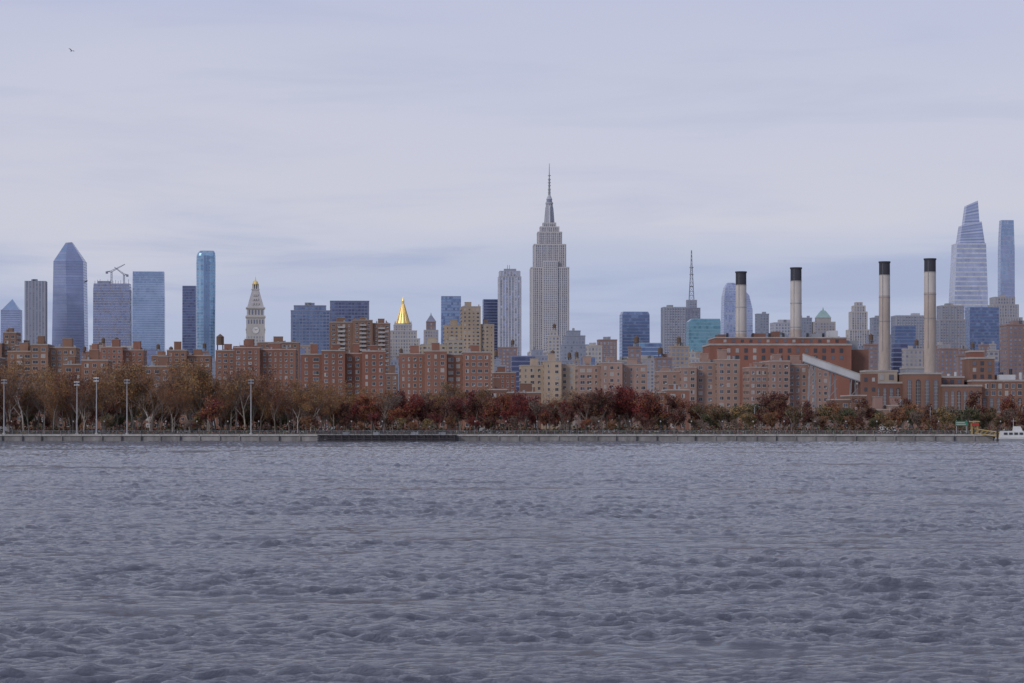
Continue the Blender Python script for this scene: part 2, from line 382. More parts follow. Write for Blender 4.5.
mb.quad(q(86,-9,282),q(90.5,-15,281),q(90.5,-9,281),q(86,-3,282),MET); mb.quad(q(86,-9,283),q(86,-3,283),q(90.5,-9,281.5),q(90.5,-15,281.5),MET)
mb.obj('faceted_glass_skyscraper',(X(c,D),D,0),.02)
# tower under construction, cranes
def cranes(mb,s,c):
    for (bx,zt,jx) in ((-1,272,14),(12,275,-10)):
        D=4500
        x=bx*s; z0=Z(285,D); z1=Z(zt,D)
        for dx in (-1.2,1.2):
            mb.rod((x+dx,0,z0),(x+dx,0,z1),.45,.45,SLATE)
        n=8
        for i in range(n):
            za=z0+(z1-z0)*i/n; zb=z0+(z1-z0)*(i+1)/n; mb.rod((x-1.2,0,za),(x+1.2,0,zb),.3,.3,SLATE)
        xe=x+jx*s; ze=z1+8*s
        mb.rod((x,0,z1),(xe,0,ze),.5,.35,SLATE); mb.rod((x,0,z1+3),(xe,0,ze+.8),.35,.25,SLATE)
        for i in range(10):
            t=i/10; t2=(i+.5)/10
            mb.rod((x+(xe-x)*t,0,z1+(ze-z1)*t),(x+(xe-x)*t2,0,z1+3+(ze-z1-2)*t2),.25,.25,SLATE)
        mb.rod((x,0,z1),(x-jx*.35*s,0,z1+1),.8,.8,SLATE); mb.box(x-jx*.35*s-2,x-jx*.35*s+2,-2,2,z1-3,z1+1,SLATE,bottom=True)
        mb.rod((x,0,z1+3),(x-jx*.3*s,0,z1+1),.3,.3,SLATE)
    # scaffold and formwork on the unfinished top deck
    for i in range(14):
        x=(-18+i*2.7)*s; h=R.uniform(3,9); mb.rod((x,-6,Z(284,4500)),(x,-6,Z(284,4500)+h),.35,.35,SLATE)
    mb.box(-15*s,-3*s,-8,8,Z(284,4500)+.1,Z(284,4500)+5,SLATE)
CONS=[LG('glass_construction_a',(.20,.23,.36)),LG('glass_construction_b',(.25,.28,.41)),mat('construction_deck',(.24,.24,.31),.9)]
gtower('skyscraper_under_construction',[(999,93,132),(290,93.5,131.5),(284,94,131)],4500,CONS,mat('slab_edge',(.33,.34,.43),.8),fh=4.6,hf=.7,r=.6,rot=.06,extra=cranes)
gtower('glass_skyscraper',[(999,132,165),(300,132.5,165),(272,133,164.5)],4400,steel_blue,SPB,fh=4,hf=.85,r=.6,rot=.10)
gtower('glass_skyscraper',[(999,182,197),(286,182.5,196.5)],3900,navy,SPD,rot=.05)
mb=MB(); D=3300; s=D/F
def rp(w,n=20,dx=0): 
    o=[]
    for i in range(n):
        t=2*math.pi*i/n; cx,sy=math.cos(t),math.sin(t)
        o.append((dx+w*math.copysign(abs(cx)**.55,cx),w*.95*math.copysign(abs(sy)**.55,sy)))
    return o
P=[(GZ,rp(9.0*s)),(Z(345,D),rp(9.1*s)),(Z(300,D),rp(9.4*s)),(Z(262,D),rp(9.6*s)),(Z(256,D),rp(9.4*s)),(Z(253,D),rp(8.6*s,dx=.5*s)),(Z(251,D),rp(7*s,dx=1*s))]
mb.loft(P,4,3,.85,sky_g,SPB)
for t in (-.9,2.0):
    x=t*s; mb.box(x-1.0*s,x+1.0*s,-9.8*s,-8*s,GZ,Z(256,D),cobalt[1])
mb.obj('rounded_glass_skyscraper',(X(206,D),D,0),.1)

def clock_tower():
    mb=MB(); D=3300; s=D/F*.96; z=lambda e: Z(e,D)
    h=10.2*s/1.08; CL=mat('clock_tower_stone',(.49,.46,.445),.85,var=.1,scale=.03)
    mb.box(-h,h,-h,h,GZ,z(318),CL)
    for p,q in (((-h,-h),(h,-h)),((h,-h),(h,h)),((h,h),(-h,h)),((-h,h),(-h,-h))):
        mb.wins(p,q,z(400),z(336),4.2,3.6,.42,.6,HW[1:]); mb.wins(p,q,z(325),z(319),6,3.6,.5,.7,HW[:1])
    mb.box(-h-1,h+1,-h-1,h+1,z(318),z(316),CL,bottom=True)
    mb.box(-h+.8,h-.8,-h+.8,h-.8,z(316),z(309),CL)
    g=h-.8
    for p,q in (((-g,-g),(g,-g)),((g,-g),(g,g)),((g,g),(-g,g)),((-g,g),(-g,-g))):
        mb.wins(p,q,z(315.5),z(310),8,4.2,.5,.9,HW[:1])
    mb.box(-h-.6,h+.6,-h-.6,h+.6,z(309),z(307.5),CL,bottom=True)
    mb.frus(-h+1,h-1,-h+1,h-1,z(307.5),-3.6*s,3.6*s,-3.6*s,3.6*s,z(290),mat('marble_roof',(.42,.40,.42),.8))
    for i in range(3):
        for j in (-1,0,1):
            zz=z(305-i*4.5); yy=-(h-1)+ (i*4.5+2.5)/17.5*(h-1-3.6*s)
            mb.box(j*3.4*(1-i*.2)-.8,j*3.4*(1-i*.2)+.8,yy-.9,yy+1.5,zz-.5,zz+2.2,CL,top=GOLD)
    mb.box(-4.2*s,4.2*s,-4.2*s,4.2*s,z(290),z(289),CL,bottom=True)
    for i in range(8):
        a=i*math.pi/4; mb.cyl(2.9*s*math.cos(a),2.9*s*math.sin(a),z(289),z(284.5),.7,.7,CL,6)
    mb.cyl(0,0,z(289),z(284.5),2*s,2*s,HW[0],8)
    mb.cyl(0,0,z(284.5),z(283.8),3.5*s,3.5*s,GOLD,12)
    for k in range(5):
        a0=k/5*math.pi/2; a1=(k+1)/5*math.pi/2
        mb.cyl(0,0,z(283.8)+3.6*s*math.sin(a0),z(283.8)+3.6*s*math.sin(a1),2.9*s*math.cos(a0),2.9*s*math.cos(a1)+.02,GOLD,12,False)
    mb.cyl(0,0,z(280.3),z(276),.6,.05,GOLD,6)
    CF=mat('clock_face',(.62,.60,.58),.6)
    for a in range(4):
        M=Matrix.Rotation(a*math.pi/2,3,'Z'); r=4.3
        for rr,mm,o in ((r+.7,LIME2,.3),(r,CF,.5)):
            k=len(mb.v)
            for i in range(20):
                t=2*math.pi*i/20; mb.v.append(tuple(M@Vector((rr*math.cos(t),-h-o,z(330.5)+rr*math.sin(t)))))
            mb.f.append(tuple(range(k,k+20))); mb.m.append(mb.mi(mm))
        for (t,l) in ((.6,3.4),(2.2,2.4)):
            mb.rod(M@Vector((0,-h-.7,z(330.5))),M@Vector((l*math.cos(t),-h-.7,z(330.5)+l*math.sin(t))),.25,.15,DARK)
    mb.obj('clock_tower',(X(255.5,D),D,0),.12)
clock_tower()

tower('office_tower',[(291,331,311),(294,326,306)],3100,mat('blueblack_far',(.20,.23,.34),.5),gl=cobalt,bay=4,fh=4,wf=.75,hf=.6,r=.6,rot=.08)
tower('office_tower',[(330,369,301.5)],3000,mat('dark_far',(.16,.18,.28),.5),gl=navy+cobalt[:1],bay=4,fh=4,wf=.8,hf=.6,r=.6,rot=.08,bulk=False)
def gold_tower():
    mb=MB(); D=3200; s=D/F*.95; z=lambda e: Z(e,D)
    def tier(l,r,t,b):
        x0,x1=(l-403)*s,(r-403)*s; d=(x1-x0)*.45; mb.box(x0,x1,-d,d,b,t,CREAM,top=ROOF)
        for p,q in (((x0,-d),(x1,-d)),((x1,-d),(x1,d)),((x0,d),(x0,-d))): mb.wins(p,q,max(b,z(400)),t-1,4,3.4,.45,.55,HW)
        mb.box(x0-.3,x1+.3,-d-.3,d+.3,t-.6,t+.4,LIME,bottom=True,top=ROOF)
    tier(387,420,z(339),GZ); tier(390,417,z(331),z(339)); tier(393.5,412,z(325),z(331)-.2)
    for sx in(-1,1):
        for sy in(-1,1): mb.cyl(sx*8.3*s,sy*7.3*s,z(325),z(321),.9,.05,CREAM,6)
    mb.cyl(0,0,z(325),z(323.5),8.2*s,8.2*s,CREAM,8)
    mb.cyl(0,0,z(323.5),z(304),7.6*s,1.4*s,GOLD,8); mb.cyl(0,0,z(304),z(301),1.3*s,1.3*s,GOLD,8); mb.cyl(0,0,z(301),z(296.5),1.5*s,.05,GOLD,8)
    for i in range(8):
        a=i*math.pi/4+.39; mb.rod((7.7*s*math.cos(a),7.7*s*math.sin(a),z(323.5)),(1.5*s*math.cos(a),1.5*s*math.sin(a),z(304)),.35,.25,mat('gold_rib',(.55,.36,.10),.4,metal=.5))
    mb.obj('gold_pyramid_tower',(X(403,D),D,0),.1)
gold_tower()
mb=MB(); D=3000; s=D/F; z=lambda e: Z(e,D)
mb.box(-7*s,7*s,-6*s,6*s,GZ,z(330),BEI); mb.wins((-7*s,-6*s),(7*s,-6*s),z(380),z(331),4,3.4,.45,.55,HW)
mb.box(-4.6*s,4.6*s,-4.6*s,4.6*s,z(330)-.3,z(322),BRF); mb.wins((-4.6*s,-4.6*s),(4.6*s,-4.6*s),z(330),z(322.5),5,3,.5,.6,HW)
mb.frus(-5*s,5*s,-5*s,5*s,z(322),-1*s,1*s,-1*s,1*s,z(315.5),SLATE,bottom=True); mb.cyl(0,0,z(315.5),z(312.5),.8,.1,SLATE,6)
mb.obj('hip_roofed_tower',(X(431,D),D,0),.1)
gtower('glass_office_tower',[(999,440.5,461),(296.5,441,461)],3700,steel_blue[2:]+cobalt,SPD,rot=.05,hf=.8)
gtower('glass_office_tower',[(999,482,499.5),(299.5,482.5,499)],3600,navy,SPD,rot=.1)
tower('white_ribbed_skyscraper',[(498,521,277),(499,520,271.5)],3500,LIME2,gl=pale+HW[1:],bay=4.2,fh=3.6,wf=.55,hf=.75,r=.7,rot=.07,ribs=SPW,bulk=False)
mb=MB(); D=3500
for dx in (-2.5,-.5): mb.rod((dx*D/F,0,Z(271.6,D)),(dx*D/F,0,Z(265,D)),.5,.3,MET,6)
mb.box(-6*D/F,6*D/F,-5,5,Z(272,D),Z(269,D),GREY); mb.obj('rooftop_antenna',(X(510,D),D,0),.07)

def deco():
    mb=MB(); D=4250; s=D/F*.93; z=lambda e: Z(e,D); c=549.3
    def tier(l,r,t,b,df=.85):
        w=(r-l)/2*s; xc=((l+r)/2-c)*s; d=w*df
        mb.box(xc-w,xc+w,-d,d,b,t,LIME,top=ROOF)
        for p,q in (((xc-w,-d),(xc+w,-d)),((xc+w,-d),(xc+w,d)),((xc-w,d),(xc-w,-d)),((xc+w,d),(xc-w,d))):
            mb.wins(p,q,max(b+.4,z(400)),t-2.5,3.75,3.3,.5,.66,[HW[0],HW[1],HW[1],HW[2]])
            L=math.hypot(q[0]-p[0],q[1]-p[1]); n=int(round(L*.92/3.3)); ux,uy=(q[0]-p[0])/L,(q[1]-p[1])/L; nx,ny=uy,-ux
            for i in range(n+1):
                u=L*.04+i*L*.92/n; hw=.42*(2.1 if i%3==0 else 1)
                a=(p[0]+ux*(u-hw)+nx*.7,p[1]+uy*(u-hw)+ny*.7); bb=(p[0]+ux*(u+hw)+nx*.7,p[1]+uy*(u+hw)+ny*.7)
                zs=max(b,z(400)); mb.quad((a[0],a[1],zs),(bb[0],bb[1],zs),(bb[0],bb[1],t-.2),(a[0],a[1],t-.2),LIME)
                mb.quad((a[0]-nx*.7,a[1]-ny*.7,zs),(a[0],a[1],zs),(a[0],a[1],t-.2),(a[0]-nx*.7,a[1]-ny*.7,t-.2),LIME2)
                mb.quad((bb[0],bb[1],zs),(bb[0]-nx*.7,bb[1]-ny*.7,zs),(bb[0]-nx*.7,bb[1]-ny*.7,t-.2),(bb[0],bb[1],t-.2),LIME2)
        e=.8; mb.box(xc-w-e,xc+w+e,-d-e,d+e,t-2,t,LIME,bottom=True,top=ROOF)
    tier(527,571,z(352),GZ,1.2)
    tier(529.3,569.3,z(268),z(352)-1,1.0)
    tier(532.5,566.2,z(245),z(268)-1,1.0)
    tier(536.8,562,z(232.5),z(245)-1,1.0)
    d=20*s*1.0
    mb.box(-8*s,8*s,-d-2.2,d+2.2,GZ,z(262),LIME,top=ROOF)
    mb.wins((-8*s,-d-2.2),(8*s,-d-2.2),z(400),z(263),3.75,3.3,.5,.66,[HW[0],HW[1]])
    tier(539.5,559.2,z(227),z(232.5)-1,.9); tier(542.5,556,z(223),z(227)-1,.9)
    mb.cyl(0,0,z(223.5),z(204),4.0*s,3.4*s,LIME2,16)
    for i in range(16):
        a=2*math.pi*i/16; mb.rod((4.05*s*math.cos(a),4.05*s*math.sin(a),z(223)),(3.45*s*math.cos(a),3.45*s*math.sin(a),z(204)),.5,.4,SPW if i%2 else HW[1])
    for a in range(4):
        M=Matrix.Rotation(a*math.pi/2,3,'Z')
        pts=[(3*s,-1.2,z(223)),(5.6*s,-1.2,z(223)),(5.2*s,-1.2,z(218)),(4.3*s,-1.2,z(208)),(3*s,-1.2,z(204))]
        f=[tuple(M@Vector(p)) for p in pts]; g=[tuple(M@Vector((p[0],1.2,p[2]))) for p in pts]
        for arr in (f,g):
            k=len(mb.v); mb.v+=arr; mb.f.append(tuple(range(k,k+5))); mb.m.append(mb.mi(LIME2))
        for i in range(4): mb.quad(f[i],f[i+1],g[i+1],g[i],SPW)
    mb.cyl(0,0,z(204),z(202.5),4.1*s,4.1*s,LIME2,16); mb.cyl(0,0,z(202.5),z(199.5),3.2*s,3.0*s,HW[1],16); mb.cyl(0,0,z(199.5),z(195),3.3*s,1.2*s,LIME2,16)
    mb.cyl(0,0,z(195),z(188),1.3*s,1.1*s,MET,8); mb.cyl(0,0,z(188),z(178),.9*s,.8*s,GREY,8); mb.cyl(0,0,z(178),z(163.5),.55*s,.25*s,MET,6)
    for e in (193,190,186,183,180,176): mb.cyl(0,0,z(e),z(e-.8),1.5*s,1.5*s,MET,8)
    mb.obj('art_deco_skyscraper',(X(c,D),D,0),.03)
deco()

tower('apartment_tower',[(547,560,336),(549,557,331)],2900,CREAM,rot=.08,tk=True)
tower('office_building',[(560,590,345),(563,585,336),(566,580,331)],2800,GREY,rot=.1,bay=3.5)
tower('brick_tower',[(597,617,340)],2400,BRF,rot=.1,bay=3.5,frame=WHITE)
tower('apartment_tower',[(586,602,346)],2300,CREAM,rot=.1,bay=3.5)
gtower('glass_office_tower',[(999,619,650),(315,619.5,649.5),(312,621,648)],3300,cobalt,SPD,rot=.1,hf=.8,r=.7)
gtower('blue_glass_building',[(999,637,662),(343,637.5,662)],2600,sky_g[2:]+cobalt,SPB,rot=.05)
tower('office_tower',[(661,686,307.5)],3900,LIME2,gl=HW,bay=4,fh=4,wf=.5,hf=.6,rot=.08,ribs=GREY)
def antenna_tower():
    mb=MB(); D=4400; s=D/F; z=lambda e: Z(e,D)
    mb.box(-8*s,8*s,-7*s,7*s,GZ,z(308),SLATE); mb.wins((-8*s,-7*s),(8*s,-7*s),z(380),z(309),4,4,.6,.6,HW)
    mb.box(-5*s,5*s,-4*s,4*s,z(308)-.3,z(300),GREY); mb.wins((-5*s,-4*s),(5*s,-4*s),z(308),z(301),4,4,.6,.6,HW)
    segs=[(300,2.4),(287,1.8),(275,1.2),(262,.6),(250,.3)]
    for (e0,r0),(e1,r1) in zip(segs[:-1],segs[1:]):
        c0=[(r0*s*a,r0*s*b,z(e0)) for a,b in((-1,-1),(1,-1),(1,1),(-1,1))]; c1=[(r1*s*a,r1*s*b,z(e1)) for a,b in((-1,-1),(1,-1),(1,1),(-1,1))]
        for i in range(4):
            mb.rod(c0[i],c1[i],.4,.35,SLATE)
            for k in range(3):
                A=Vector(c0[i]).lerp(Vector(c1[i]),k/3); B=Vector(c0[(i+1)%4]).lerp(Vector(c1[(i+1)%4]),(k+1)/3); mb.rod(A,B,.25,.25,SLATE)
                mb.rod(A,Vector(c0[(i+1)%4]).lerp(Vector(c1[(i+1)%4]),k/3),.25,.25,SLATE)
    for e in (287,275,268): mb.cyl(0,0,z(e),z(e-1),2.0*s,2.0*s,MET,8)
    mb.obj('antenna_skyscraper',(X(691.5,D),D,0),.06)
antenna_tower()
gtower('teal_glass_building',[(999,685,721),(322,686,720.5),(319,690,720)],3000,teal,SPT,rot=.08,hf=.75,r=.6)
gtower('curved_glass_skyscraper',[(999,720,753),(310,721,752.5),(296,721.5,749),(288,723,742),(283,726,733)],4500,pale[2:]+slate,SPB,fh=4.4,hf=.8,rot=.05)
tower('office_building',[(755,769,314)],3600,GREY,rot=.1)
tower('office_building',[(770,800,323)],3300,LIME2,rot=.1,bay=4)
tower('office_building',[(798,812,318)],3600,GREY,rot=.1)
mb=MB(); D=3600; s=D/F; z=lambda e: Z(e,D)
mb.box(-11*s,11*s,-9*s,9*s,GZ,z(322),BEI); mb.wins((-11*s,-9*s),(11*s,-9*s),z(380),z(323),4,4,.5,.55,HW)
mb.box(-7*s,7*s,-6*s,6*s,z(322)-.3,z(318),BEI); mb.frus(-7.4*s,7.4*s,-6.4*s,6.4*s,z(318),-2*s,2*s,-2*s,2*s,z(310.5),COPP,bottom=True); mb.cyl(0,0,z(310.5),z(307),1.5,.1,COPP,8)
mb.obj('copper_roofed_building',(X(823,D),D,0),.06)
tower('setback_skyscraper',[(846,870,330),(849,867,312),(852,865,306),(855,862,302.5)],3900,CREAM,rot=.05,ribs=LIME,bay=4,wf=.5,hf=.7,bulk=False)
tower('office_tower',[(866,892,335),(870,888,318)],3300,GREY,rot=.08)
tower('office_tower',[(891,926,316)],3700,LIME2,rot=.05,gl=HW,ribs=GREY)
gtower('glass_office_tower',[(999,891,916),(326,891.5,915.5)],3100,cobalt,SPD,rot=.08)
tower('office_tower',[(934,966,320),(937,963,306)],3600,BEI,rot=.08,bay=4,ribs=GREY)
def vb(mb,s,c):
    D=4700; z=lambda e: Z(e,D)
    def wedge(l,r,b,l2,r2,tl,tr,dd):
        x0,x1=(l-c)*s,(r-c)*s; X0,X1=(l2-c)*s,(r2-c)*s
        a=[(x0,-dd,z(b)),(x1,-dd,z(b)),(x1,dd,z(b)),(x0,dd,z(b))]; t=[(X0,-dd*.9,z(tl)),(X1,-dd*.9,z(tr)),(X1,dd*.9,z(tr)),(X0,dd*.9,z(tl))]
        n=14
        A=[Vector(p) for p in a]; T=[Vector(p) for p in t]
        for i in range(4):
            j=(i+1)%4
            for k in range(n):
                m_=pale[k%3] if k%2 else slate[k%3]
                mb.quad(tuple(A[i].lerp(T[i],k/n)),tuple(A[j].lerp(T[j],k/n)),tuple(A[j].lerp(T[j],(k+1)/n)),tuple(A[i].lerp(T[i],(k+1)/n)),m_)
        mb.quad(*t,SPB)
    wedge(956,985,244,959,981.5,226,222,11*s); wedge(962,980,226,965,978,206,201,7*s)
gtower('tapered_glass_skyscraper',[(999,947,990),(300,949,987.5),(244,952,985.5)],4700,[pale[0],pale[2],slate[1]],SPW,fh=8.5,hf=.68,r=.8,rot=.04,extra=vb)
gtower('slender_glass_skyscraper',[(999,997.5,1015),(250,998,1014.5),(236,998.5,1014),(220.5,999.5,1013.5)],4900,steel_blue+slate[1:2],SPB,fh=8,hf=.85,r=.9,rot=.02)
gtower('blue_glass_office_tower',[(999,965,999),(307.5,965.5,998.5)],3400,cobalt+[navy[1]],SPD,rot=.08,r=.6)
tower('setback_office_tower',[(985,1022,318),(988,1018,305),(990,1014,297.5)],3700,BEI,rot=.05,ribs=LIME2,bay=4)
tower('brick_apartment_tower',[(1000,1040,325)],2000,BRF,rot=.1,frame=None,bay=3.5,fh=3.2,tk=True)
tower('office_tower',[(927,950,345)],2500,BEI,rot=.1)

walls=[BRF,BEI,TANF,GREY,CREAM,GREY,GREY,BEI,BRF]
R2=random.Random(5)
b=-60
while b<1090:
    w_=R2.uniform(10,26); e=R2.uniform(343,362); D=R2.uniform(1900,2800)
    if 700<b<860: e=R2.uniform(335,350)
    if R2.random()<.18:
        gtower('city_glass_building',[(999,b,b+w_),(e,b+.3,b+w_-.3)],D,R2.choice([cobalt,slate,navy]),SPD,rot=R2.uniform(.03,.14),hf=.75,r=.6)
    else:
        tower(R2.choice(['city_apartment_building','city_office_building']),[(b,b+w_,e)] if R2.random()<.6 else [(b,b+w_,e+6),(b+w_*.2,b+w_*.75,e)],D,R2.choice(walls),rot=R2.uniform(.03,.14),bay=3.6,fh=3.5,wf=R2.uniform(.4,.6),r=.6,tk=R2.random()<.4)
    b+=w_*R2.uniform(.6,.9)

# ------------------------------------------------------------------ near brick apartments
cnt=[0]
def brickmat(n,c): return mat(n,c,.92,var=.2,scale=.09)
B_RED=(.250,.122,.093); B_BRN=(.205,.118,.090); B_PNK=(.305,.195,.165); B_TAN=(.37,.295,.23); B_ORG=(.27,.148,.105); B_YEL=(.42,.325,.24)
BAND=mat('stone_coping',(.36,.33,.32),.8)
def apt(name,segs,D,brick,rot=.06,depth=15,fh=2.85,bay=None,wf=None,hf=.48,balc=False,tk=0):
    cnt[0]+=1; f=R.uniform(.86,1.14); g=R.uniform(.95,1.06)
    brick=brickmat('brick_%d'%cnt[0],(brick[0]*f,brick[1]*f*g,brick[2]*f*g))
    bay=bay or R.uniform(2.7,3.7); wf=wf or R.uniform(.38,.5); rot=rot+R.uniform(-.05,.05)
    mb=MB(); l0=min(s[0] for s in segs); r0=max(s[1] for s in segs); c=(l0+r0)/2; mpx=D/F
    W=(r0-l0)*mpx; k=min(1,(W-depth*abs(math.sin(rot+math.atan((c-512)/F))))/W/math.cos(rot))
    for n,sg in enumerate(segs):
        l,r,t=sg[:3]; yo=sg[3] if len(sg)>3 else (-4.5 if n%2 else 0)
        x0,x1=(l-c)*mpx*k,(r-c)*mpx*k; zt=Z(t,D); y0=-depth/2+yo; y1=depth/2-yo*.6+.03*n
        mb.box(x0,x1,y0,y1,GZ,zt,brick,top=ROOF)
        for p,q in (((x0,y0),(x1,y0)),((x1,y0),(x1,y1)),((x0,y1),(x0,y0)),((x1,y1),(x0,y1))):
            mb.wins(p,q,GZ+1,zt-.8,fh,bay,wf,hf,WIN,frame=WHITE,proud=.1,ac=AC)
        mb.box(x0-.12,x1+.12,y0-.12,y1+.12,zt-.15,zt+.35,BAND,bottom=True,top=ROOF)
        if balc:
            nf=int((zt-GZ)/fh); nb=max(1,int((x1-x0)/8))
            for i in range(nb):
                xc=x0+(i+.5)*(x1-x0)/nb
                for f in range(2,nf):
                    zf=GZ+1+f*(zt-.8-GZ-1)/max(1,round((zt-.8-GZ-1)/fh))
                    mb.box(xc-2.3,xc+2.3,y0-1.6,y0,zf-.2,zf,WHITE,bottom=True); mb.box(xc-2.3,xc+2.3,y0-1.6,y0-1.5,zf,zf+1,GL_)
        if (x1-x0)>7:
            w_=min(6,(x1-x0)*.35); xc=R.uniform(x0+w_,x1-w_) if x1-x0>2*w_ else (x0+x1)/2; h=R.uniform(2.2,5)
            mb.box(xc-w_/2,xc+w_/2,-2.5,2.5,zt+.1,zt+h,brick,top=ROOF); mb.box(xc-w_/2-.15,xc+w_/2+.15,-2.65,2.65,zt+h-.1,zt+h+.1,BAND,bottom=True,top=ROOF)
            for i in range(int((x1-x0)/4)):
                xv=R.uniform(x0+1,x1-1); yv=R.uniform(0,6); mb.box(xv-.4,xv+.4,y0+2+yv,y0+3+yv,zt+.1,zt+R.uniform(1,2.4),R.choice([brick,MET]))
            if R.random()<.5: 
                xv=R.uniform(x0+1,x1-1); mb.rod((xv,0,zt),(xv,0,zt+R.uniform(3,6)),.07,.04,MET)
    if tk:
        tank(mb,(segs[0][0]+3-c)*mpx*k,0,Z(segs[0][2],D))
    return mb.obj(name,(X(c,D),D,0),rot)

A='brick_apartment_building'
apt(A,[(-40,-10,350),(-10,6,344),(6,20,333),(20,34,346)],1350,B_BRN,tk=1)
apt(A,[(8,34,352),(34,52,345.5),(52,80,348)],1150,B_ORG)
apt(A,[(-60,-22,360),(-22,4,358)],1000,B_BRN)
apt(A,[(86,103,352),(103,126,348),(126,147,350.5)],1350,B_RED)
apt(A,[(64,84,365),(84,112,361)],1100,B_ORG)
apt(A,[(152,168,356),(168,188,351),(188,212,356)],1300,B_ORG)
apt(A,[(216,236,351),(236,262,348.5),(262,298,350)],1250,B_RED,tk=1)
apt(A,[(240,258,346),(258,300,343)],1600,B_BRN)
apt(A,[(120,146,370),(146,176,367)],1050,B_BRN)
apt(A,[(301,322,355),(322,345,351.5),(345,362,354),(362,385,352)],1100,B_RED)
apt('balcony_apartment_tower',[(329,352,323,0),(352,372,321,-2),(372,390,324,0)],1700,B_BRN,balc=True,rot=.12,depth=22,bay=3.6)
apt(A,[(399,424,354.5),(424,446,352),(446,462,355),(462,490,353)],1100,B_RED)
apt('tan_brick_tower',[(443,463,326,0),(461,480,307.5,-2),(480,494,325,0)],1900,B_YEL,rot=.1,depth=24,bay=3.4)
apt(A,[(420,446,345),(446,463,341)],1700,B_TAN,rot=.1)
apt(A,[(519,542,366),(542,560,362),(560,575,365)],1200,B_TAN)
apt(A,[(575,598,366),(598,620,363.5),(620,647,365)],1150,B_PNK)
apt(A,[(492,516,373)],1500,B_RED)
apt(A,[(654,676,372),(676,692,368),(692,714,363),(714,738,360.5)],1120,B_PNK)
apt(A,[(742,762,368),(762,784,362),(784,806,365),(806,827,363.5)],1100,B_PNK)
apt(A,[(645,664,393),(664,688,390.5)],950,B_RED)
apt(A,[(384,398,374)],1400,B_BRN)
apt('low_brick_building',[(826,846,400),(846,864,396)],1000,B_BRN,bay=3.4)
apt('low_brick_building',[(860,885,410),(885,915,406)],900,B_PNK,bay=3.6)
apt('low_brick_building',[(486,505,390),(505,540,393)],980,B_BRN,bay=3.2)

# ------------------------------------------------------------------ power station
PBR=brickmat('station_brick',(.25,.112,.085)); PB2=brickmat('station_brick_dark',(.19,.10,.08)); STL=mat('pale_cladding',(.50,.50,.52),.6,var=.15); TNB=brickmat('station_tan',(.35,.29,.24)); PBB=brickmat('station_brown',(.215,.12,.092))
def archwins(mb,x0,x1,y,z0,z1,n,frac=.45):
    bw=(x1-x0)/n
    for i in range(n):
        c=x0+(i+.5)*bw; w_=bw*frac/2; zt=z1-w_; k=len(mb.v)
        pts=[(c-w_,y-.12,z0),(c+w_,y-.12,z0)]+[(c+w_*math.cos(a*math.pi/8),y-.12,zt+w_*math.sin(a*math.pi/8)) for a in range(9)]
        mb.v+=pts; mb.f.append(tuple(range(k,k+len(pts)))); mb.m.append(mb.mi(GM if R.random()<.5 else GD))
        for q in (-.33,.33): mb.box(c+w_*q-.08,c+w_*q+.08,y-.22,y-.14,z0,zt+.3*w_,BAND,bottom=True)
        zz=z0
        while zz<zt: mb.box(c-w_,c+w_,y-.2,y-.14,zz,zz+.12,BAND,bottom=True); zz+=1.6
        mb.box(c-w_-.2,c+w_+.2,y-.35,y,z0-.3,z0,BAND,bottom=True)
mb=MB(); D=1450; s=D/F; z=lambda e: Z(e,D); c=776
mb.box((706-c)*s,(846-c)*s,-20,20,GZ,z(345),PBR,top=ROOF)
mb.box((712-c)*s,(842-c)*s,-17,20.1,z(345)-.3,z(338.5),PBR,top=ROOF)
mb.box((706-c)*s-.3,(846-c)*s+.3,-20.3,20.3,z(346.5),z(345)+.2,BAND,bottom=True,top=ROOF)
mb.box((712-c)*s-.3,(842-c)*s+.3,-17.3,20.4,z(339.3),z(338),BAND,bottom=True,top=ROOF)
mb.wins(((712-c)*s,-17),((842-c)*s,-17),z(344),z(340),3,5,.35,.7,WIN)
mb.wins(((706-c)*s,-20),((846-c)*s,-20),z(362),z(348),4,5,.4,.6,WIN)
for xq,wq,hq in ((720,8,3),(758,12,4),(775,6,6),(815,10,4),(832,8,7)):
    mb.box((xq-wq/2-c)*s,(xq+wq/2-c)*s,-8,6,z(338),z(338-hq),R.choice([MET,STL,PB2]),top=ROOF)
for xq in (726,752,768,782,806,822): mb.cyl((xq-c)*s,-6,z(338),z(333.5),.7,.7,DARK,8)
mb.box((838-c)*s,(866-c)*s,-10,14,GZ,z(350),PB2,top=ROOF); mb.box((842-c)*s,(856-c)*s,-8,10,z(350)-.2,z(341),MET,top=ROOF)
mb.obj('power_station_boiler_house',(X(c,D),D,0),.03)

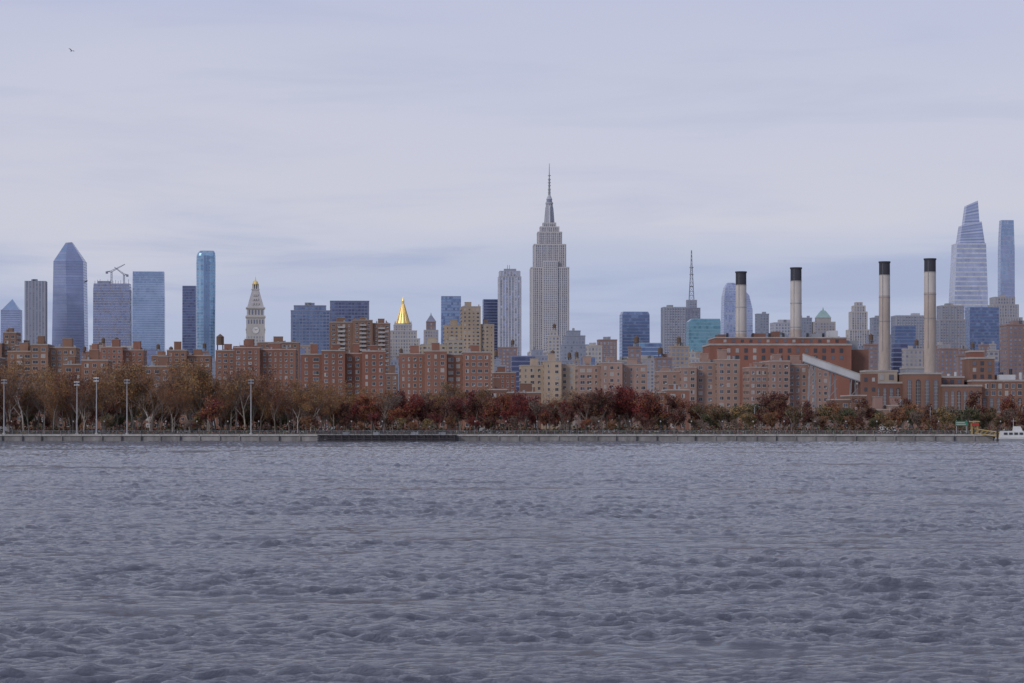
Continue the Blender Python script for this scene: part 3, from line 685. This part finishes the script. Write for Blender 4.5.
CH_T=mat('stack_tan',(.41,.345,.31),.85,var=.2,scale=.2); CH_W=mat('stack_pale',(.50,.46,.44),.8,var=.18,scale=.2); CH_B=mat('stack_black',(.05,.05,.065),.8)
def stack(b_,top,D,base,w_=6.2):
    mb=MB(); s=D/F; z=lambda e: Z(e,D); H0=GZ; H1=z(top)
    def rad(zz): return (w_*s)*(1-.10*(zz-H0)/(H1-H0))
    lv=[(400,CH_T),(top+62,CH_T),(top+34,CH_W if b_<850 else CH_T),(top+14,CH_W),(top+1.5,CH_B)]
    zp=H0
    for (e,m_) in lv:
        zz=max(z(e),zp+.1); mb.cyl(0,0,zp,zz,rad(zp),rad(zz),m_,40,False); zp=zz
    mb.cyl(0,0,zp,H1,rad(zp)*1.10,rad(H1)*1.10,CH_B,40,True)
    for e in (top+14,top+36,top+60):
        mb.cyl(0,0,z(e),z(e-.5),rad(z(e))*1.05,rad(z(e))*1.05,MET if e!=top+14 else CH_W,40,True)
    r=rad(z(330))
    for q in (-.5,-.42): mb.rod((r*q*1.02,-r*math.sqrt(1-q*q)*1.02-.1,z(top+90)),(r*q*.97,-r*math.sqrt(1-q*q)*.97-.1,z(top+2)),.05,.05,MET)
    mb.obj('smokestack',(X(b_,D),D,0),0)
stack(741,271.5,1440,338,5.9); stack(796,267.5,1445,338,6.1); stack(884.5,261.5,1300,372,6.0); stack(930,258.5,1290,372,6.4)

mb=MB(); D=1180; s=D/F; z=lambda e: Z(e,D); c=942
def pb(l,r,t,y0,y1,m,zb=GZ,cor=True):
    mb.box((l-c)*s,(r-c)*s,y0,y1,zb,z(t),m,top=ROOF)
    if cor: mb.box((l-c)*s-.25,(r-c)*s+.25,y0-.25,y1+.25,z(t)-.5,z(t)+.35,BAND,bottom=True,top=ROOF)
pb(862,897,383,-14,16,PB2); archwins(mb,(863-c)*s,(896-c)*s,-14,z(412),z(388),5,.5)
pb(864,895,371,-6,12,TNB,z(383)-.3); mb.wins(((864-c)*s,-6),((895-c)*s,-6),z(382),z(373),4.5,4,.5,.6,WIN)
pb(897,934,374,-18,17,PBB); archwins(mb,(898-c)*s,(933-c)*s,-18,z(412),z(380),4,.5)
pb(903,921,368,-8,8,MET,z(374)-.3)
pb(934,973,386,-20,18,PBB); archwins(mb,(935-c)*s,(972-c)*s,-20,z(413),z(391),6,.55)
pb(938,962,377,-5,14,PB2,z(386)-.3); mb.wins(((938-c)*s,-5),((962-c)*s,-5),z(385),z(378.5),3,3,.5,.6,WIN)
pb(966,1040,381,-16,17.5,PBB); archwins(mb,(974-c)*s,(1030-c)*s,-16,z(412),z(398),8,.5); mb.wins(((974-c)*s,-16),((1038-c)*s,-16),z(397),z(383),3.2,3.1,.45,.6,WIN,frame=WHITE)
pb(968,993,358,-4,14,PBB,z(381)-.3); pb(971,984,351,0,12,PBR,z(358)-.3)
mb.wins(((968-c)*s,-4),((993-c)*s,-4),z(380),z(360),3.6,3.4,.45,.6,WIN)
for xq in (905,912,948,955,1001,1010,1020): mb.cyl((xq-c)*s,-2,z(386 if 930<xq<960 else 382),z(371+R.uniform(-3,3)),.8,.8,R.choice([MET,DARK,STL]),8)
mb.box((996-c)*s,(1012-c)*s,-8,4,z(381),z(375),STL,top=ROOF)
mb.obj('power_station',(X(c,D),D,0),.02)
mb=MB(); D=1060; s=D/F; z=lambda e: Z(e,D); c=835
p0=Vector(((803-c)*s,0,z(361))); p1=Vector(((862-c)*s,0,z(382))); 
for (dz0,dz1,y0,y1,m_) in ((0,2.8,-1.8,1.8,STL),(-.5,0,-2,2,MET),(2.8,3.1,-2,2,CAP)):
    v=[(p0.x,y0,p0.z+dz0),(p1.x,y0,p1.z+dz0),(p1.x,y1,p1.z+dz0),(p0.x,y1,p0.z+dz0),(p0.x,y0,p0.z+dz1),(p1.x,y0,p1.z+dz1),(p1.x,y1,p1.z+dz1),(p0.x,y1,p0.z+dz1)]
    for f in ((0,1,5,4),(1,2,6,5),(2,3,7,6),(3,0,4,7),(4,5,6,7),(3,2,1,0)): mb.quad(*[v[i] for i in f],m_)
for t in (.15,.5,.85):
    q_=p0.lerp(p1,t)
    for sx in (-1,1):
        for sy in (-1.6,1.6): mb.rod((q_.x+sx*2,sy,GZ),(q_.x+sx*.8,sy,q_.z),.22,.18,MET)
    zz=GZ+2
    while zz<q_.z-4: mb.rod((q_.x-1.8,-1.6,zz),(q_.x+1.8,-1.6,zz+4),.12,.12,MET); zz+=4
mb.box(p1.x-1,p1.x+6,-5,5,GZ,p1.z+3.5,PB2,top=ROOF); mb.wins((p1.x-1,-5),(p1.x+6,-5),GZ+3,p1.z+3,4,3,.4,.4,WIN)
mb.obj('coal_conveyor',(X(c,D),D,0),0)

# ------------------------------------------------------------------ trees
def lm(n,c):
    return mat(n,c,.8,var=.45,scale=.5,streak=False,spec=.15)
L_BR=lm('leaf_brown',(.165,.09,.056)); L_RU=lm('leaf_rust',(.28,.125,.055)); L_RD=lm('leaf_red',(.19,.045,.040)); L_DR=lm('leaf_dark_red',(.105,.032,.036)); L_OL=lm('leaf_olive',(.11,.10,.05)); L_OC=lm('leaf_ochre',(.34,.215,.09)); L_GR=lm('leaf_green',(.055,.07,.038)); L_GY=lm('twig_grey',(.20,.16,.14))
BK=mat('bark_grey_brown',(.19,.16,.14),.95,scale=2); BKP=mat('bark_pale',(.40,.35,.31),.9,scale=1.5,var=.4)
def tree_mesh(seed,H,spread,nleaf,mats,bark,levels=4,leafs=.42,low=.32):
    r=random.Random(seed); mb=MB(); tips=[]
    def br(p,d,L,rad,lv):
        n=2 if lv>1 else 3
        for i in range(n):
            q=p+d*(L/n); r1=rad*(1-.28/n*1.3)
            mb.rod(p,q,rad,r1,bark if rad>.06 else L_GY,5 if lv<2 else 3)
            rad=r1; p=q
            d=(d+Vector((r.uniform(-.16,.16),r.uniform(-.16,.16),r.uniform(-.02,.12)))).normalized()
            if lv<levels and i<n-1 and (lv>0 or i>0):
                side(p,d,L*.62,rad*.5,lv+1)
        if lv<levels:
            for k in range(r.randint(2,3)): side(p,d,L*r.uniform(.62,.82),rad*.68,lv+1)
        if lv>=levels-1: tips.append((p,L))
    def side(p,d,L,rad,lv):
        a=r.uniform(0,2*math.pi); t=r.uniform(.35,.85)*spread
        o=Vector((math.cos(a),math.sin(a),r.uniform(-.1,.35)))
        br(p,(d+o*t).normalized(),L,max(rad,.03),lv)
    br(Vector((0,0,-.2)),Vector((r.uniform(-.05,.05),r.uniform(-.05,.05),1)).normalized(),H*low,H*.014,0)
    mx=max(t[0].z for t in tips); sc_=H/mx
    mb.v=[(v[0]*sc_,v[1]*sc_,v[2]*sc_) for v in mb.v]
    per=nleaf/len(tips)
    for (p,L) in tips:
        p=p*sc_; m_=r.choice(mats); dens=r.choice([.15,.6,1,2.0])
        for k in range(int(per*dens+r.random())):
            c=p+Vector((r.gauss(0,.5),r.gauss(0,.5),r.gauss(-.1,.4)))*(H/13)
            u=Vector((r.gauss(0,1),r.gauss(0,1),r.gauss(0,1))).normalized(); v=u.cross(Vector((r.gauss(0,1),r.gauss(0,1),r.gauss(0,1)))).normalized()
            a=leafs*r.uniform(.5,1.1)*.5
            mm=m_ if r.random()<.8 else r.choice(mats)
            mb.quad(tuple(c-u*a),tuple(c-v*a*.7),tuple(c+u*a),tuple(c+v*a*.7),mm)
    me=bpy.data.meshes.new('tree_mesh'); me.from_pydata(mb.v,[],mb.f)
    for m in mb.mats: me.materials.append(m)
    me.polygons.foreach_set('material_index',mb.m); me.update(); return me
big=[tree_mesh(100+i,20,.95,n,ms,bk) for i,(n,ms,bk) in enumerate([(2600,[L_BR,L_RU],BK),(4000,[L_BR,L_RU,L_OC],BK),(600,[L_GY,L_BR],BKP),(4200,[L_RU,L_OC,L_BR],BK),(1100,[L_BR,L_RU],BKP),(4400,[L_BR,L_RU,L_OL],BK),(2800,[L_OC,L_BR,L_RU],BKP),(3600,[L_BR,L_DR,L_RU],BK),(250,[L_GY],BKP)])]
red=[tree_mesh(200+i,11,1.15,n,ms,BK,low=.22) for i,(n,ms) in enumerate([(4200,[L_RD,L_DR]),(3800,[L_DR,L_BR]),(4200,[L_RD,L_DR,L_RU]),(3400,[L_BR,L_DR]),(1100,[L_GY,L_BR]),(3600,[L_RU,L_RD]),(4200,[L_RD])])]
mix=[tree_mesh(300+i,8,1.1,n,ms,BK,low=.18) for i,(n,ms) in enumerate([(2600,[L_BR,L_OL]),(2600,[L_GR,L_OL]),(900,[L_GY,L_BR]),(2600,[L_RU,L_BR]),(2600,[L_DR,L_BR]),(2000,[L_OL,L_OC])])]
rows={}
def grp(n):
    if n not in rows:
        e=bpy.data.objects.new(n,None); sc.collection.objects.link(e); rows[n]=e
    return rows[n]
RT=random.Random(3)
def plant(g,meshes,b,D,H,H0):
    me=RT.choice(meshes); o=bpy.data.objects.new('tree',me); s=H/H0
    o.location=(X(b,D),D,GZ); o.scale=(s*RT.uniform(.85,1.15),s*RT.uniform(.85,1.15),s); o.rotation_euler[2]=RT.uniform(0,6.28)
    o.parent=grp(g); sc.collection.objects.link(o)
b=-110
while b<345:
    for _ in range(2):
        hh=RT.uniform(12,21) if RT.random()<.8 else RT.uniform(20,24)
        if b>290: hh=RT.uniform(13,18)
        plant('bare_autumn_tree_row',big,b+RT.uniform(-6,6),RT.uniform(764,803),hh,20)
    if RT.random()<.8: plant('bare_autumn_tree_row',mix+red[1:3],b+RT.uniform(-5,5),RT.choice([RT.uniform(760,768),RT.uniform(790,803)]),RT.uniform(4,8.5),8)
    plant('bare_autumn_tree_row',mix+red,b+RT.uniform(-5,5),RT.uniform(828,850),RT.uniform(8,13),8)
    b+=9.5
b=335
while b<655:
    H=RT.uniform(8.5,13.5)
    if 590<b<650: H=RT.uniform(12,15)
    plant('red_autumn_tree_row',red,b+RT.uniform(-5,5),RT.uniform(764,803),H,11)
    if RT.random()<.7: plant('red_autumn_tree_row',mix+red,b+RT.uniform(-5,5),RT.uniform(760,768),RT.uniform(4,7),9)
    plant('red_autumn_tree_row',mix+red,b+RT.uniform(-5,5),RT.uniform(828,850),RT.uniform(8,12),9)
    if RT.random()<.35: plant('red_autumn_tree_row',big,b+RT.uniform(-5,5),RT.uniform(786,803),RT.uniform(12,16.5),20)
    b+=8.5
b=650
while b<1130:
    plant('small_autumn_tree_row',mix,b+RT.uniform(-4,4),RT.uniform(762,803),RT.uniform(4.5,8.5),8)
    plant('small_autumn_tree_row',mix+red[1:3],b+RT.uniform(-5,5),RT.uniform(830,880),RT.uniform(7,10.5),8)
    b+=8.5
# hedge and undergrowth masses
mb=MB(); r=random.Random(8)
for i in range(42000):
    x=r.uniform(-230,230)
    if r.random()<.45: y=r.uniform(758.5,763); hh=.9+.6*math.sin(x*.21)+.5*math.sin(x*.53+1)
    else: y=r.uniform(798,804) if r.random()<.5 else r.uniform(827,831); hh=2.6+1.1*math.sin(x*.17+2)+.8*math.sin(x*.43)
    z0=GZ+abs(r.gauss(0,.5))*max(.3,hh); a=.3
    u=Vector((r.gauss(0,1),r.gauss(0,1),r.gauss(0,1))).normalized(); v=u.cross(Vector((r.gauss(0,1),r.gauss(0,1),.3))).normalized(); c=Vector((x,y,z0))
    mb.quad(tuple(c-u*a),tuple(c-v*a),tuple(c+u*a),tuple(c+v*a),r.choice([L_GR,L_OL,L_BR,L_DR,L_GR,L_BR]))
mb.obj('hedge')

# ------------------------------------------------------------------ light masts, street lamps, sign, vehicles
POLE=mat('galvanised_pole',(.40,.40,.43),.5,metal=.2)
def mast(b_,e,D):
    mb=MB(); H=Z(e,D); mb.cyl(0,0,0,H-GZ,.20,.11,POLE,10)
    mb.cyl(0,0,0,.5,.5,.5,CAP,10)
    for k in (0,.9):
        mb.box(-.8,.8,-.1,.1,H-GZ-.3-k,H-GZ-.15-k,POLE,bottom=True)
        for x in (-.65,-.2,.2,.65): mb.frus(x-.14,x+.14,-.4,-.1,H-GZ-.5-k,x-.18,x+.18,-.3,.05,H-GZ-.14-k,MET,bottom=True)
    mb.obj('floodlight_mast',(X(b_,D),D,GZ),RT.uniform(-.3,.3))
for b_,e in ((4,379),(77,381),(96.5,377),(127,379),(251,379)): mast(b_,e,758.5)
b_=-20
while b_<1040:
    mb=MB(); mb.cyl(0,0,0,8.6,.11,.07,POLE,8); mb.rod((0,0,8.5),(0,-1.8,9),.05,.04,POLE); mb.frus(-.15,.15,-2.4,-1.7,8.9,-.1,.1,-2.3,-1.8,9.08,MET,bottom=True); mb.cyl(0,0,0,.4,.2,.16,POLE,8)
    mb.obj('street_lamp',(X(b_,804),804.5,GZ),0); b_+=46+RT.uniform(-6,6)
b_=10
while b_<1030:
    mb=MB(); mb.cyl(0,0,0,3.8,.07,.05,DARK,8); mb.cyl(0,0,3.8,4.2,.14,.2,WHITE,8); mb.cyl(0,0,4.2,4.4,.24,.05,DARK,8); mb.cyl(0,0,0,.3,.16,.1,DARK,8)
    mb.obj('promenade_lamp',(X(b_,755),757.3,GZ),0); b_+=31
SG=mat('sign_green',(.03,.20,.13),.5,var=.05)
mb=MB()
for x in (-1.5,1.5): mb.cyl(x,0,0,4.0,.1,.1,POLE,8)
mb.box(-1.9,1.9,-.16,-.1,2.3,3.8,SG,bottom=True); mb.box(-1.6,1.0,-.19,-.165,3.2,3.4,WHITE,bottom=True); mb.box(-1.6,1.4,-.19,-.165,2.7,2.9,WHITE,bottom=True)
mb.obj('highway_sign',(X(962,758),759,GZ+.3),0)
GT=mat('tyre',(.02,.02,.022),.9)
def vehicle(name,b_,y,col,van=False,d=1):
    mb=MB(); c=mat('car_paint_'+str(col),col,.35,var=.05,spec=.5); L=2.3 if not van else 2.9
    hb=1.0 if not van else 1.3
    pts=[(-L,.35),(-L,.85),(-L*.93,hb*.95),(-L*.55,hb),(-L*.38,1.48),(L*.35,1.5),(L*.72,hb),(L*.98,hb*.85),(L,.35)] if not van else [(-L,.4),(-L,1.1),(-L*.85,1.35),(-L*.68,2.2),(L*.97,2.3),(L,2.1),(L,.4)]
    pts=[(p[0]*d,p[1]) for p in pts]; n=len(pts)
    for sy in (-.88,.88):
        k=len(mb.v); mb.v+=[(p[0],sy,p[1]) for p in pts]; mb.f.append(tuple(range(k,k+n))); mb.m.append(mb.mi(c))
    for i in range(n):
        j=(i+1)%n; mb.quad((pts[i][0],-.88,pts[i][1]),(pts[j][0],-.88,pts[j][1]),(pts[j][0],.88,pts[j][1]),(pts[i][0],.88,pts[i][1]),c)
    if not van:
        for sy in(-.9,.9): mb.quad((-L*.48*d,sy,hb+.02),(L*.62*d,sy,hb+.02),(L*.33*d,sy,1.42),(-L*.36*d,sy,1.42),GD)
    else:
        for sy in(-.9,.9): mb.quad((-L*.8*d,sy,1.35),(-L*.4*d,sy,1.35),(-L*.4*d,sy,1.95),(-L*.7*d,sy,1.95),GD)
    for x in (-L*.62,L*.62):
        for sy in (-.92,.92):
            k=len(mb.v)
            for q in (0,1):
                for i in range(12): a=2*math.pi*i/12; mb.v.append((x+.34*math.cos(a),sy-(.0 if q==0 else math.copysign(.22,sy)),.34+.34*math.sin(a)))
            mb.f.append(tuple(range(k,k+12))); mb.m.append(mb.mi(GT))
            for i in range(12): j=(i+1)%12; mb.f.append((k+i,k+j,k+12+j,k+12+i)); mb.m.append(mb.mi(GT))
    mb.obj(name,(X(b_,y),y,GZ+.006),0)
cols=[(.5,.5,.5),(.05,.05,.06),(.3,.31,.33),(.35,.05,.04),(.4,.4,.42),(.08,.12,.25),(.6,.45,.1)]
b_=5
while b_<1020:
    y=RT.choice([808,811.3,817.8,821]); van=RT.random()<.25
    vehicle('van' if van else 'car',b_,y,(.55,.55,.55) if van else RT.choice(cols),van,1 if y<816 else -1); b_+=RT.uniform(26,60)

# ------------------------------------------------------------------ ferry landing at right
HW_=mat('boat_white',(.6,.6,.6),.4,var=.1); HB=mat('hull_blue',(.05,.08,.2),.4); YEL=mat('gangway_yellow',(.45,.33,.13),.6); REDP=mat('red_paint',(.4,.05,.04),.5)
mb=MB(); Ls=6
hull=[(-Ls,0),(-Ls*.9,-2.1),(Ls*.55,-2.2),(Ls*.85,-1.2),(Ls*1.05,0),(Ls*.85,1.2),(Ls*.55,2.2),(-Ls*.9,2.1)]
for i in range(8):
    a=hull[i]; b2=hull[(i+1)%8]
    mb.quad((a[0]*.94,a[1]*.8,-.5),(b2[0]*.94,b2[1]*.8,-.5),(b2[0]*.98,b2[1]*.95,.4),(a[0]*.98,a[1]*.95,.4),HB)
    mb.quad((a[0]*.98,a[1]*.95,.4),(b2[0]*.98,b2[1]*.95,.4),(b2[0],b2[1],1.1+max(0,b2[0])*.05),(a[0],a[1],1.1+max(0,a[0])*.05),HW_)
k=len(mb.v); mb.v+=[(p[0],p[1],1.08+max(0,p[0])*.05) for p in hull]; mb.f.append(tuple(range(k,k+8))); mb.m.append(mb.mi(MET))
mb.frus(-4.4,3,-1.7,1.7,1.1,-4.2,2.2,-1.6,1.6,3.0,HW_); mb.wins((-4.3,-1.7),(2.5,-1.7),1.7,2.8,1.1,1.4,.7,.6,[GD],proud=.1)
mb.frus(-.5,2,-1.2,1.2,3.0,-.3,1.4,-1.1,1.1,4.4,HW_)
mb.rod((-.5,0,4.4),(-.5,0,6.8),.07,.04,HW_); mb.rod((-1.2,0,6),(.2,0,6),.04,.04,HW_)
mb.obj('ferry_boat',(X(1015,744),744,0),.05)
mb=MB(); c0=Vector((-3.5,0,GZ+.4)); c1=Vector((4.5,-6,1.0))
mb.box(1,9,-14,-6.5,-.3,.7,MET,bottom=True,top=PAVE)
for sy in (-.9,.9):
    o=Vector((0,sy,0)); u=Vector((0,0,1.3)); mb.rod(c0+o,c1+o,.12,.12,YEL); mb.rod(c0+o+u,c1+o+u,.12,.12,YEL)
    for i in range(7): mb.rod(c0.lerp(c1,i/7)+o,c0.lerp(c1,(i+1)/7)+o+u,.07,.07,YEL)
for x in (-4.5,-2.8):
    for y in (-.9,.9): mb.rod((x,y,GZ),(x,y,GZ+3.8),.14,.14,YEL)
mb.box(-5,-2.3,-1.3,1.3,GZ+3.8,GZ+4.1,YEL,bottom=True); mb.box(-4.8,-2.5,-1.2,-1.1,GZ+2.6,GZ+3.5,REDP,bottom=True)
for x,y in ((0.5,-14),(9,-14),(9,-6)): mb.cyl(x,y,-3,3.2,.3,.3,PW,10)
mb.obj('ferry_landing',(X(988,750),752,0),0)

# ------------------------------------------------------------------ bird in flight
mb=MB(); BD=mat('bird_dark',(.04,.04,.05),.8)
prof=[(-.22,.005),(-.15,.03),(-.05,.055),(.06,.05),(.12,.03),(.16,.033),(.19,.022),(.235,.003)]
for (x0,r0),(x1,r1) in zip(prof[:-1],prof[1:]):
    mb.rod((x0,0,0),(x1,0,0),r0*1.2,r1*1.2,BD,8)
for sy in(-1,1):
    w_=[((.10,0,.02),(-.08,0,.02)),((.13,.22*sy,.16),(-.06,.22*sy,.13)),((.05,.42*sy,.22),(-.09,.40*sy,.18)),((-.06,.58*sy,.2),(-.10,.56*sy,.18))]
    for (a,b2),(c2,d2) in zip(w_[:-1],w_[1:]): mb.quad(a,b2,d2,c2,BD)
mb.quad((-.18,-.015,0),(-.18,.015,0),(-.32,.06,0),(-.32,-.06,0),BD)
o=mb.obj('bird',(X(71.5,380),380,Z(51,380)),1.1); o.rotation_euler=(.5,-.3,1.0)
